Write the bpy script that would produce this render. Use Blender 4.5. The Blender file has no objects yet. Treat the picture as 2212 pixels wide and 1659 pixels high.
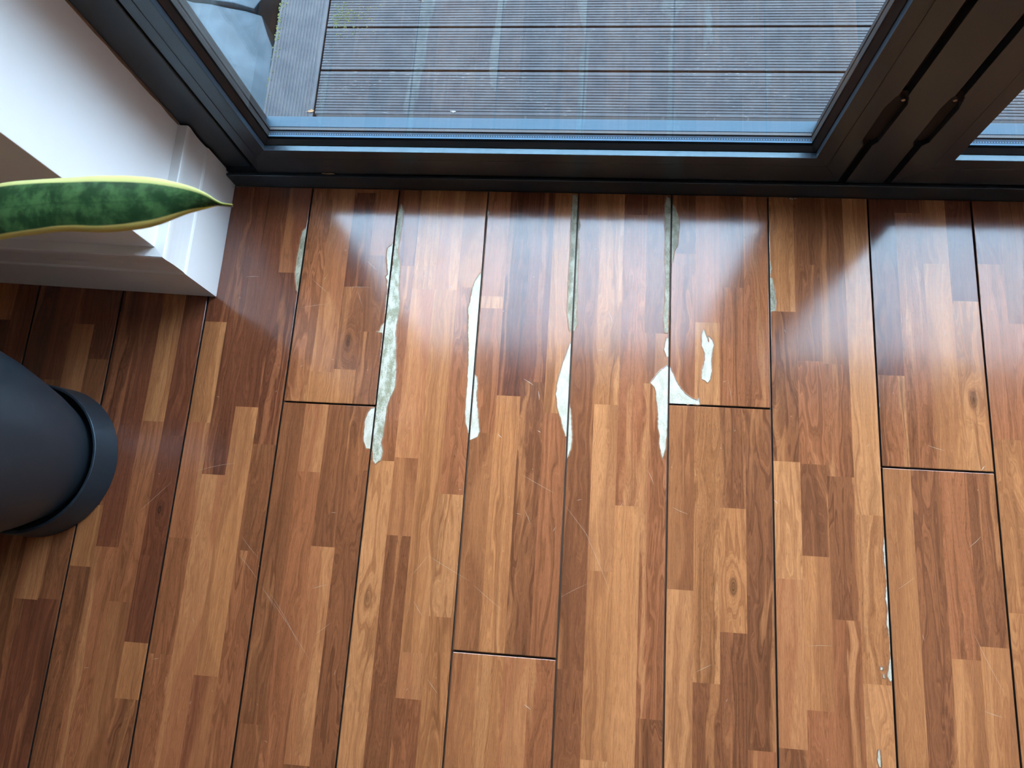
import bpy, bmesh, math, random
from mathutils import Vector, Matrix

# ------------------------------------------------------------------ camera, sky, exposure
scene = bpy.context.scene
COL = scene.collection
R = math.radians
random.seed(7)

cam_data = bpy.data.cameras.new('camera')
cam_data.sensor_fit = 'HORIZONTAL'
cam_data.sensor_width = 36.0
cam_data.lens = 1549.98 / 2212 * 36.0
cam_data.clip_start = 0.02
cam_data.dof.use_dof = True
cam_data.dof.focus_distance = 1.42
cam_data.dof.aperture_fstop = cam_data.lens / 3.0
cam = bpy.data.objects.new('camera', cam_data)
cam.location = (-0.1749, -0.7396, 1.36843)
cam.rotation_euler = (0.237129, 0.080951, 0.0651156)
COL.objects.link(cam)
scene.camera = cam

scene.view_settings.view_transform = 'Standard'
scene.view_settings.look = 'None'
scene.view_settings.gamma = 1.0
scene.view_settings.use_curve_mapping = False
scene.view_settings.exposure = EXPOSURE = 0.35
SKY = 16.0

world = bpy.data.worlds.new('overcast sky')
scene.world = world
world.use_nodes = True
wt = world.node_tree
wt.nodes.clear()
w_out = wt.nodes.new('ShaderNodeOutputWorld')
w_bg = wt.nodes.new('ShaderNodeBackground')
w_tc = wt.nodes.new('ShaderNodeTexCoord')
w_n = wt.nodes.new('ShaderNodeTexNoise')
w_n.inputs['Scale'].default_value = 1.6
w_n.inputs['Detail'].default_value = 3.0
w_r = wt.nodes.new('ShaderNodeValToRGB')
w_r.color_ramp.elements[0].position = 0.35
w_r.color_ramp.elements[0].color = (0.52, 0.73, 1.0, 1)
w_r.color_ramp.elements[1].position = 0.75
w_r.color_ramp.elements[1].color = (0.86, 0.91, 1.0, 1)
wt.links.new(w_tc.outputs['Generated'], w_n.inputs['Vector'])
wt.links.new(w_n.outputs['Fac'], w_r.inputs['Fac'])
# CIE overcast sky: luminance grows from the horizon up to the zenith
w_s = wt.nodes.new('ShaderNodeSeparateXYZ')
w_m = wt.nodes.new('ShaderNodeMapRange')
w_m.inputs['From Min'].default_value = 0.0
w_m.inputs['From Max'].default_value = 1.0
w_m.inputs['To Min'].default_value = 0.52 * SKY
w_m.inputs['To Max'].default_value = 1.0 * SKY
wt.links.new(w_tc.outputs['Generated'], w_s.inputs[0])
wt.links.new(w_s.outputs['Z'], w_m.inputs['Value'])
wt.links.new(w_m.outputs['Result'], w_bg.inputs['Strength'])
wt.links.new(w_r.outputs['Color'], w_bg.inputs['Color'])
wt.links.new(w_bg.outputs['Background'], w_out.inputs['Surface'])
PLANKS = [(-8, -1.535, -1.343, -0.0012, -1.62, [[(-0.3898, 'E'), (-1.62, 'E')], [(-0.5383, 'D'), (-1.62, 'E')], [(-0.3238, 'Dd'), (-0.8613, 'F'), (-1.62, 'D')], [(-0.4345, 'E'), (-0.9873, 'D'), (-1.62, 'E')]]), (-7, -1.343, -1.151, -0.0012, -1.4, [[(-0.5312, 'F'), (-0.9156, 'E'), (-1.4, 'E')], [(-0.4502, 'E'), (-1.0193, 'D'), (-1.4, 'E')], [(-0.3268, 'E'), (-0.8865, 'Cl'), (-1.4, 'Es')], [(-0.4021, 'Ec'), (-0.8832, 'D'), (-1.4, 'E')]]), (-6, -1.151, -0.96, -0.0012, -1.5, [[(-0.6996, 'Ek'), (-0.8183, 'B'), (-1.5, 'Dk')], [(-0.7782, 'Ek'), (-1.5, 'Cs')], [(-0.5266, 'Bd'), (-0.8783, 'Cs'), (-1.5, 'Dd')], [(-0.5536, 'Es'), (-0.7888, 'En'), (-0.9488, 'Es'), (-1.0482, 'B'), (-1.5, 'Dc')]]), (-5, -0.96, -0.7665, -0.0012, -1.3, [[(-0.3108, 'E'), (-0.5237, 'Bd'), (-0.7523, 'Cs'), (-0.9658, 'Cs'), (-1.3, 'Cc')], [(-0.6264, 'Ek'), (-1.3, 'Cd')], [(-0.4875, 'Ek'), (-0.9967, 'Bd'), (-1.3, 'Ed')], [(-0.1969, 'Ed'), (-0.5613, 'Ec'), (-0.7676, 'Dk'), (-1.3, 'Cc')]]), (-4, -0.7665, -0.5755, -0.0012, -0.4728, [[(-0.4728, 'Cc')], [(-0.4079, 'Cd'), (-0.4728, 'B')], [(-0.0099, 'C'), (-0.2241, 'Es'), (-0.4009, 'Dn'), (-0.4728, 'B')], [(-0.1525, 'C'), (-0.3198, 'D'), (-0.4728, 'Dk')]]), (-4, -0.7665, -0.5755, -0.4728, -1.76, [[(-1.0713, 'D'), (-1.76, 'D')], [(-0.6102, 'Cd'), (-1.76, 'Cs')], [(-0.7505, 'D'), (-1.1315, 'Cl'), (-1.76, 'D')], [(-1.76, 'Dc')]]), (-3, -0.5755, -0.384, -0.0012, -1.42, [[(-0.1738, 'E'), (-0.5805, 'C'), (-1.0348, 'An'), (-1.42, 'A')], [(-0.2243, 'Bk'), (-0.5725, 'Cd'), (-0.7208, 'Dd'), (-1.42, 'Dk')], [(-0.2237, 'Cl'), (-0.9273, 'B'), (-1.0061, 'Cd'), (-1.42, 'C')], [(-0.2171, 'Dd'), (-0.6375, 'Cc'), (-0.8617, 'Ac'), (-1.42, 'B')]]), (-2, -0.384, -0.194, -0.0012, -0.9187, [[(-0.2345, 'C'), (-0.2603, 'B'), (-0.5159, 'C'), (-0.9187, 'Dd')], [(-0.4398, 'Ek'), (-0.9187, 'Bs')], [(-0.4096, 'Ek'), (-0.9187, 'Dc')], [(-0.4703, 'B'), (-0.9187, 'Cs')]]), (-2, -0.384, -0.194, -0.9187, -2.2, [[(-2.2, 'Dd')], [(-2.2, 'Bs')], [(-2.2, 'Cd')], [(-2.2, 'Ck')]]), (-1, -0.194, -0.0033, -0.0012, -1.34, [[(-0.9348, 'Ds'), (-1.34, 'Dc')], [(-0.4483, 'B'), (-0.7609, 'Ad'), (-1.079, 'Bd'), (-1.34, 'A')], [(-0.0469, 'E'), (-0.6396, 'Ck'), (-1.34, 'Bl')], [(-0.3002, 'D'), (-0.4025, 'Dc'), (-1.0051, 'C'), (-1.34, 'Dc')]]), (0, -0.0033, 0.189, -0.0012, -0.4416, [[(-0.1301, 'D'), (-0.4416, 'C')], [(-0.2745, 'C'), (-0.4416, 'A')], [(-0.1994, 'D'), (-0.4416, 'Ck')], [(-0.4416, 'Ck')]]), (0, -0.0033, 0.189, -0.4416, -1.73, [[(-0.7838, 'Dd'), (-1.73, 'Ad')], [(-0.9386, 'Bk'), (-1.73, 'Dc')], [(-0.6324, 'Dk'), (-0.8509, 'Bn'), (-1.73, 'Dk')], [(-1.0399, 'Dc'), (-1.73, 'C')]]), (1, 0.189, 0.384, -0.0012, -1.38, [[(-0.2462, 'B'), (-0.5405, 'Dc'), (-0.7522, 'A'), (-1.0322, 'Cd'), (-1.38, 'D')], [(-0.1467, 'D'), (-0.3445, 'D'), (-0.543, 'Cc'), (-0.7094, 'Dc'), (-0.9682, 'Bd'), (-1.38, 'C')], [(-0.3489, 'D'), (-0.5634, 'Cc'), (-0.8158, 'Dc'), (-1.38, 'C')], [(-0.6303, 'A'), (-0.9181, 'Bk'), (-1.38, 'A')]]), (2, 0.384, 0.581, -0.0012, -0.5411, [[(-0.1129, 'E'), (-0.3664, 'E'), (-0.5411, 'Ck')], [(-0.03, 'E'), (-0.5411, 'Ck')], [(-0.1372, 'Dl'), (-0.5411, 'Bd')], [(-0.2129, 'E'), (-0.5411, 'Bn')]]), (2, 0.384, 0.581, -0.5411, -1.83, [[(-1.83, 'Bd')], [(-1.83, 'Dc')], [(-0.8663, 'Ck'), (-1.83, 'Bd')], [(-0.843, 'Dk'), (-1.83, 'Bd')]]), (3, 0.581, 0.774, -0.0012, -1.35, [[(-0.1352, 'E'), (-0.4792, 'C'), (-0.7839, 'Bc'), (-1.35, 'B')], [(-0.255, 'D'), (-0.6823, 'C'), (-1.35, 'B')], [(-0.4313, 'C'), (-1.35, 'D')], [(-0.3414, 'B'), (-1.35, 'C')]])]
PATCHES = [('g', -5, [(-0.7698, -0.0934), (-0.7767, -0.102), (-0.7785, -0.131), (-0.7801, -0.1525), (-0.7796, -0.1809), (-0.7796, -0.1974), (-0.7751, -0.2183), (-0.7692, -0.2402), (-0.7648, -0.2389), (-0.7641, -0.211), (-0.7649, -0.1639), (-0.7669, -0.1114)]), ('w', -4, [(-0.5764, -0.1241), (-0.5875, -0.1351), (-0.5885, -0.1469), (-0.5846, -0.1726), (-0.5808, -0.1934), (-0.5851, -0.1993), (-0.5805, -0.2073), (-0.581, -0.2165), (-0.5771, -0.2279), (-0.5789, -0.2463), (-0.5778, -0.2735), (-0.5766, -0.2982), (-0.582, -0.3052), (-0.5854, -0.3176), (-0.5939, -0.3195), (-0.5785, -0.3211), (-0.5775, -0.3406), (-0.5782, -0.3539), (-0.5773, -0.3715), (-0.5756, -0.3857), (-0.5768, -0.4144), (-0.5773, -0.4403), (-0.5775, -0.4685), (-0.5728, -0.4696), (-0.5732, -0.4194), (-0.5728, -0.3777), (-0.5755, -0.3183), (-0.5761, -0.2621), (-0.5769, -0.1933), (-0.5747, -0.1394)]), ('s', -3, [(-0.5688, -0.0339), (-0.5625, -0.0507), (-0.5617, -0.07), (-0.5629, -0.0916), (-0.5638, -0.1155), (-0.5647, -0.1391), (-0.559, -0.1624), (-0.5564, -0.181), (-0.5558, -0.2042), (-0.5545, -0.2271), (-0.5496, -0.2498), (-0.5488, -0.2724), (-0.5508, -0.295), (-0.5513, -0.3218), (-0.5475, -0.3438), (-0.5462, -0.3702), (-0.5435, -0.3843), (-0.5407, -0.418), (-0.5417, -0.4386), (-0.5487, -0.4569), (-0.5528, -0.4775), (-0.5534, -0.5079), (-0.5544, -0.533), (-0.5568, -0.5455), (-0.5512, -0.5626), (-0.5538, -0.58), (-0.559, -0.5827), (-0.5635, -0.5879), (-0.5691, -0.582), (-0.573, -0.5588), (-0.5735, -0.5089), (-0.5741, -0.4581), (-0.5743, -0.3856), (-0.5752, -0.2507), (-0.5729, -0.1675), (-0.5737, -0.1062), (-0.5733, -0.0558)]), ('w', -4, [(-0.5747, -0.4755), (-0.5846, -0.4783), (-0.591, -0.4895), (-0.5943, -0.5049), (-0.594, -0.525), (-0.5922, -0.5449), (-0.5857, -0.5582), (-0.5756, -0.5584), (-0.5728, -0.5439), (-0.5728, -0.4962)]), ('w', -3, [(-0.3873, -0.1839), (-0.3982, -0.2035), (-0.4025, -0.2254), (-0.4039, -0.2472), (-0.4077, -0.2635), (-0.4045, -0.2822), (-0.4037, -0.3141), (-0.3996, -0.3403), (-0.3983, -0.3664), (-0.3973, -0.378), (-0.3969, -0.3986), (-0.3961, -0.4242), (-0.3966, -0.4497), (-0.3963, -0.4749), (-0.3942, -0.4949), (-0.3876, -0.5144), (-0.3839, -0.5241), (-0.3824, -0.4868), (-0.3826, -0.4364), (-0.3829, -0.3774), (-0.3821, -0.3787), (-0.3838, -0.2734), (-0.3848, -0.192)]), ('w', -2, [(-0.3845, -0.3955), (-0.3775, -0.4055), (-0.3753, -0.4182), (-0.3758, -0.4437), (-0.3705, -0.4737), (-0.3666, -0.4985), (-0.3638, -0.5132), (-0.3672, -0.5233), (-0.3818, -0.5314), (-0.3827, -0.5142), (-0.3834, -0.4743), (-0.3849, -0.4237)]), ('g', -2, [(-0.2067, -0.0045), (-0.2065, -0.0474), (-0.2067, -0.0841), (-0.2058, -0.1314), (-0.2066, -0.1863), (-0.2059, -0.2268), (-0.2053, -0.2668), (-0.2018, -0.2878), (-0.1986, -0.3034), (-0.1949, -0.3032), (-0.194, -0.2398), (-0.195, -0.1311), (-0.1955, -0.0329), (-0.196, -0.0043)]), ('w', -2, [(-0.1979, -0.3263), (-0.2028, -0.3446), (-0.2103, -0.369), (-0.215, -0.3901), (-0.2184, -0.408), (-0.2202, -0.4287), (-0.2158, -0.4606), (-0.2092, -0.4777), (-0.204, -0.4976), (-0.1976, -0.5144), (-0.1939, -0.5142), (-0.1942, -0.448), (-0.1948, -0.3743), (-0.1948, -0.3292)]), ('g', -1, [(-0.1932, -0.0555), (-0.188, -0.0752), (-0.1915, -0.0893), (-0.1881, -0.1309), (-0.1888, -0.1748), (-0.1875, -0.2262), (-0.1873, -0.2661), (-0.1851, -0.2871), (-0.1888, -0.3004), (-0.1941, -0.3045), (-0.1953, -0.2664), (-0.1964, -0.1587), (-0.1956, -0.0894)]), ('w', -1, [(-0.1922, -0.4479), (-0.1872, -0.4824), (-0.1841, -0.5194), (-0.186, -0.5394), (-0.1927, -0.558), (-0.1952, -0.5342), (-0.1953, -0.4914), (-0.1951, -0.448)]), ('g', -1, [(-0.0141, -0.0046), (-0.017, -0.0287), (-0.0158, -0.0707), (-0.0146, -0.0984), (-0.0152, -0.1422), (-0.0129, -0.18), (-0.0139, -0.2068), (-0.0138, -0.2334), (-0.0156, -0.2728), (-0.0127, -0.2987), (-0.0066, -0.2985), (-0.0055, -0.2065), (-0.005, -0.0704), (-0.0043, -0.0087)]), ('g', 0, [(-0.0037, -0.0171), (0.0046, -0.0282), (0.0112, -0.0505), (0.0132, -0.07), (0.0109, -0.0922), (0.0096, -0.1115), (0.0033, -0.1253), (0.0022, -0.1363), (-0.0018, -0.1581), (-0.0044, -0.1798), (-0.006, -0.1256), (-0.006, -0.0565)]), ('w', -1, [(-0.0094, -0.3089), (-0.0139, -0.3322), (-0.0088, -0.3473), (-0.0047, -0.3471), (-0.0053, -0.3087)]), ('w', -1, [(-0.0069, -0.3646), (-0.0222, -0.3771), (-0.0304, -0.3892), (-0.0386, -0.4013), (-0.0308, -0.4097), (-0.0285, -0.4169), (-0.0253, -0.4399), (-0.0229, -0.4628), (-0.023, -0.4856), (-0.0194, -0.5024), (-0.0197, -0.5193), (-0.0152, -0.5414), (-0.0137, -0.5502), (-0.0098, -0.5383), (-0.007, -0.5242), (-0.0046, -0.4676), (-0.0043, -0.4099), (-0.0038, -0.3689)]), ('w', 0, [(-0.0022, -0.3659), (0.0045, -0.3803), (0.0102, -0.3947), (0.0202, -0.4103), (0.0314, -0.4213), (0.0425, -0.4286), (0.0508, -0.4311), (0.0549, -0.4274), (0.0555, -0.4395), (-0.0052, -0.4424), (-0.006, -0.3808)]), ('w', 0, [(0.0627, -0.2872), (0.0585, -0.3009), (0.0586, -0.3218), (0.0642, -0.3364), (0.0648, -0.3512), (0.0588, -0.3721), (0.0589, -0.3896), (0.0644, -0.3914), (0.07, -0.3964), (0.0755, -0.3888), (0.0782, -0.3712), (0.0776, -0.3477), (0.0796, -0.3328), (0.0818, -0.3209), (0.0782, -0.3091), (0.0711, -0.3019), (0.0723, -0.3153), (0.0683, -0.3035)]), ('g', 1, [(0.1898, -0.1216), (0.1909, -0.137), (0.195, -0.1573), (0.192, -0.1663), (0.1907, -0.1752), (0.1953, -0.1776), (0.1978, -0.1927), (0.1997, -0.2152), (0.2017, -0.2276), (0.2, -0.2451), (0.1918, -0.2466), (0.1894, -0.2554), (0.1863, -0.2282), (0.1863, -0.1525)]), ('w', 1, [(0.382, -0.6667), (0.3786, -0.6895), (0.3803, -0.7182), (0.3821, -0.7434), (0.3783, -0.775), (0.381, -0.7935), (0.3783, -0.8153), (0.3817, -0.8396), (0.3819, -0.8698), (0.3746, -0.9033), (0.3793, -0.9119), (0.386, -0.9054), (0.3867, -0.8543), (0.3867, -0.7931), (0.3859, -0.7305), (0.3837, -0.6827)]), ('w', 1, [(0.3848, -0.9218), (0.3837, -0.9586), (0.3846, -0.9961), (0.3867, -0.9959), (0.3867, -0.9583), (0.3867, -0.9216)]), ('w', 1, [(0.3541, -1.0216), (0.3516, -1.0361), (0.3543, -1.0477), (0.3575, -1.0483), (0.3574, -1.0327), (0.3565, -1.0214)]), ('w', 1, [(0.3645, -0.8877), (0.3636, -0.8937), (0.3672, -0.8944), (0.3705, -0.8881), (0.3674, -0.8896)]), ('w', 1, [(0.3675, -0.9009), (0.3678, -0.9068), (0.3714, -0.9072), (0.3705, -0.9007)]), ('w', -2, [(-0.3828, -0.043), (-0.3797, -0.0487), (-0.3806, -0.0544), (-0.3823, -0.0602), (-0.3842, -0.0488)])]
LEAF = [([-0.814, -0.3835, 0.706], [-0.8089, -0.4444, 0.694]), ([-0.7618, -0.3842, 0.7171], [-0.7577, -0.4417, 0.7051]), ([-0.721, -0.3863, 0.726], [-0.7175, -0.4417, 0.714]), ([-0.6679, -0.3895, 0.738], [-0.664, -0.447, 0.726]), ([-0.6107, -0.398, 0.7512], [-0.6087, -0.4463, 0.7392]), ([-0.5662, -0.411, 0.7617], [-0.5681, -0.437, 0.7497]), ([-0.5426, -0.4215, 0.7672], [-0.5467, -0.4339, 0.7552]), ([-0.527, -0.4313, 0.7709], [-0.5329, -0.432, 0.7589]), ([-0.5189, -0.4355, 0.7728], [-0.5254, -0.4318, 0.7608]), ([-0.5064, -0.4384, 0.776], [-0.5129, -0.4337, 0.764])]
SCRATCHES = [(-0.4697, -0.7891, -0.4437, -0.754), (-0.4437, -0.754, -0.3627, -0.7938), (-0.3539, -0.8011, -0.2979, -0.8413), (-0.159, -0.6796, -0.1008, -0.8018), (-0.1908, -0.8106, -0.1439, -0.7842), (-0.2478, -0.9985, -0.2357, -1.0059), (-0.2776, -0.5921, -0.2117, -0.6244), (-0.1898, -0.6478, -0.1395, -0.7092), (0.1086, -0.3874, 0.1166, -0.436), (-0.3279, -0.5169, -0.3203, -0.5236), (-0.2517, -0.5058, -0.2458, -0.5092), (-0.284, -0.405, -0.2654, -0.4161), (-0.2547, -0.4274, -0.2517, -0.4449), (-0.9234, -0.6219, -0.8461, -0.6015), (-1.0255, -0.7061, -0.9713, -0.6463), (-0.8106, -0.7765, -0.7663, -0.8201), (-0.8111, -0.7411, -0.7698, -0.7809), (-0.7573, -0.831, -0.7245, -0.8697), (-0.7486, -0.8396, -0.6446, -0.9571), (-0.7381, -0.8434, -0.6695, -0.9327), (-0.6155, -0.8867, -0.6415, -0.9085), (-0.6662, -0.2248, -0.6128, -0.2244), (-0.642, -0.2253, -0.6267, -0.266), (-0.7566, -0.2735, -0.7016, -0.2633), (-0.741, -0.2091, -0.7017, -0.2412), (0.5227, -0.8231, 0.5655, -0.9178), (0.4017, -0.7562, 0.4309, -0.7344), (0.2429, -0.8636, 0.285, -0.8604), (0.1897, -0.6121, 0.1971, -0.6193), (0.5574, -0.5386, 0.5644, -0.5294)]

# ------------------------------------------------------------------ small helpers
def lin(r, g, b):
    f = lambda c: (c / 255.0 / 12.92) if c <= 10.3 else ((c / 255.0 + 0.055) / 1.055) ** 2.4
    return (f(r), f(g), f(b))

class Mat:
    """node helper: one principled material"""
    def __init__(self, name):
        self.m = bpy.data.materials.new(name)
        self.m.use_nodes = True
        self.t = self.m.node_tree
        self.t.nodes.clear()
        self.out = self.t.nodes.new('ShaderNodeOutputMaterial')
        self.p = self.t.nodes.new('ShaderNodeBsdfPrincipled')
        self.t.links.new(self.p.outputs[0], self.out.inputs['Surface'])
    def set(self, sock, v):
        s = self.p.inputs[sock] if isinstance(sock, str) else sock
        if isinstance(v, bpy.types.NodeSocket):
            self.t.links.new(v, s)
        elif isinstance(v, (tuple, list)) and len(v) == 3 and s.type == 'RGBA':
            s.default_value = (*v, 1.0)
        else:
            s.default_value = v
        return self
    def node(self, typ, **kw):
        n = self.t.nodes.new(typ)
        for k, v in kw.items():
            setattr(n, k, v)
        return n
    def math(self, op, a, b=0.0, c=0.0, clamp=False):
        n = self.node('ShaderNodeMath', operation=op, use_clamp=clamp)
        for i, v in enumerate((a, b, c)):
            self.set(n.inputs[i], v)
        return n.outputs[0]
    def sep(self, v):
        n = self.node('ShaderNodeSeparateXYZ'); self.set(n.inputs[0], v)
        return n.outputs
    def comb(self, x, y, z):
        n = self.node('ShaderNodeCombineXYZ')
        for i, v in enumerate((x, y, z)):
            self.set(n.inputs[i], v)
        return n.outputs[0]
    def noise(self, vec, scale=1.0, detail=2.0, rough=0.5, dist=0.0):
        n = self.node('ShaderNodeTexNoise')
        self.set(n.inputs['Vector'], vec)
        n.inputs['Scale'].default_value = scale
        n.inputs['Detail'].default_value = detail
        n.inputs['Roughness'].default_value = rough
        n.inputs['Distortion'].default_value = dist
        return n.outputs['Fac']
    def smooth(self, v, a, b, lo=0.0, hi=1.0):
        n = self.node('ShaderNodeMapRange', interpolation_type='SMOOTHSTEP')
        self.set(n.inputs[0], v)
        for i, x in enumerate((a, b, lo, hi)):
            self.set(n.inputs[i + 1], x)
        return n.outputs[0]
    def mix(self, f, a, b, mode='MIX'):
        n = self.node('ShaderNodeMix', data_type='RGBA', blend_type=mode)
        self.set(n.inputs[0], f); self.set(n.inputs[6], a); self.set(n.inputs[7], b)
        return n.outputs[2]
    def attr(self, name):
        n = self.node('ShaderNodeAttribute', attribute_type='OBJECT', attribute_name=name)
        return n.outputs
    def bump(self, h, strength=0.2, dist=0.001):
        n = self.node('ShaderNodeBump')
        n.inputs['Strength'].default_value = strength
        n.inputs['Distance'].default_value = dist
        self.set(n.inputs['Height'], h)
        self.set('Normal', n.outputs[0])
    def pos(self):
        return self.node('ShaderNodeNewGeometry').outputs['Position']

def plain(name, col, rough=0.5, metal=0.0, ior=1.5, speckle=0.0, spscale=300.0):
    m = Mat(name)
    if speckle:
        n = m.noise(m.pos(), spscale, 3.0)
        c = m.mix(m.math('MULTIPLY', n, speckle), col, tuple(min(1, x * 1.9 + .01) for x in col))
        m.set('Base Color', c)
    else:
        m.set('Base Color', col)
    m.set('Roughness', rough).set('Metallic', metal).set('IOR', ior)
    return m.m

def mesh_obj(name, verts, faces, mat=None, parent=None, smooth=False):
    me = bpy.data.meshes.new(name)
    me.from_pydata(verts, [], faces)
    bm = bmesh.new(); bm.from_mesh(me)
    bmesh.ops.recalc_face_normals(bm, faces=bm.faces[:])
    bm.to_mesh(me); bm.free()
    if smooth:
        for p in me.polygons: p.use_smooth = True
    return link(name, me, mat, parent)

def link(name, me, mat=None, parent=None):
    o = bpy.data.objects.new(name, me)
    if mat:
        me.materials.clear(); me.materials.append(mat)
    if parent: o.parent = parent
    COL.objects.link(o)
    return o

def bm_obj(name, bm, mat=None, parent=None, smooth=False, recalc=True):
    if recalc:
        bmesh.ops.recalc_face_normals(bm, faces=bm.faces[:])
    me = bpy.data.meshes.new(name)
    bm.to_mesh(me); bm.free()
    if smooth:
        for p in me.polygons: p.use_smooth = True
    return link(name, me, mat, parent)

def empty(name, loc=(0, 0, 0), parent=None):
    o = bpy.data.objects.new(name, None)
    o.empty_display_size = 0.05
    o.location = loc
    if parent: o.parent = parent
    COL.objects.link(o)
    return o

def tag(o, label, cat, kind=None, group=None):
    o['label'] = label
    o['category'] = cat
    if kind: o['kind'] = kind
    if group: o['group'] = group
    return o

def box(name, x0, x1, y0, y1, z0, z1, mat, parent=None, bev=0.0, seg=1):
    bm = bmesh.new()
    bmesh.ops.create_cube(bm, size=1.0)
    for v in bm.verts:
        v.co = Vector(((x0 + x1) / 2 + v.co.x * (x1 - x0), (y0 + y1) / 2 + v.co.y * (y1 - y0), (z0 + z1) / 2 + v.co.z * (z1 - z0)))
    if bev:
        bmesh.ops.bevel(bm, geom=bm.edges[:], offset=bev, segments=seg, affect='EDGES', profile=0.6)
    return bm_obj(name, bm, mat, parent)

def prism(name, pts, z0, z1, mat, parent=None, axis='z', bev=0.0):
    """polygon pts extruded along an axis (z: pts are x,y; y: pts are x,z; x: pts are y,z)"""
    f = {'z': lambda a, b, h: (a, b, h), 'y': lambda a, b, h: (a, h, b), 'x': lambda a, b, h: (h, a, b)}[axis]
    n = len(pts)
    vs = [f(a, b, z0) for a, b in pts] + [f(a, b, z1) for a, b in pts]
    fs = [list(range(n))[::-1], list(range(n, 2 * n))] + [[i, (i + 1) % n, n + (i + 1) % n, n + i] for i in range(n)]
    if not bev:
        return mesh_obj(name, vs, fs, mat, parent)
    bm = bmesh.new()
    bv = [bm.verts.new(v) for v in vs]
    for q in fs: bm.faces.new([bv[i] for i in q])
    bmesh.ops.recalc_face_normals(bm, faces=bm.faces[:])
    es = [e for e in bm.edges if abs(e.calc_face_angle(0)) > 0.6]
    bmesh.ops.bevel(bm, geom=es, offset=bev, segments=2, affect='EDGES', profile=0.6)
    return bm_obj(name, bm, mat, parent)

def lathe(name, prof, mat, parent=None, seg=96, loc=(0, 0, 0)):
    vs, fs = [], []
    n = len(prof)
    for i in range(seg):
        a = 2 * math.pi * i / seg
        for r, z in prof:
            vs.append((loc[0] + r * math.cos(a), loc[1] + r * math.sin(a), loc[2] + z))
    for i in range(seg):
        j = (i + 1) % seg
        for k in range(n - 1):
            fs.append([i * n + k, j * n + k, j * n + k + 1, i * n + k + 1])
    bm = bmesh.new()
    bv = [bm.verts.new(v) for v in vs]
    for q in fs: bm.faces.new([bv[i] for i in q])
    bmesh.ops.remove_doubles(bm, verts=bm.verts[:], dist=1e-5)
    o = bm_obj(name, bm, mat, parent, smooth=True)
    o.data.set_sharp_from_angle(angle=R(35))
    return o

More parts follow.
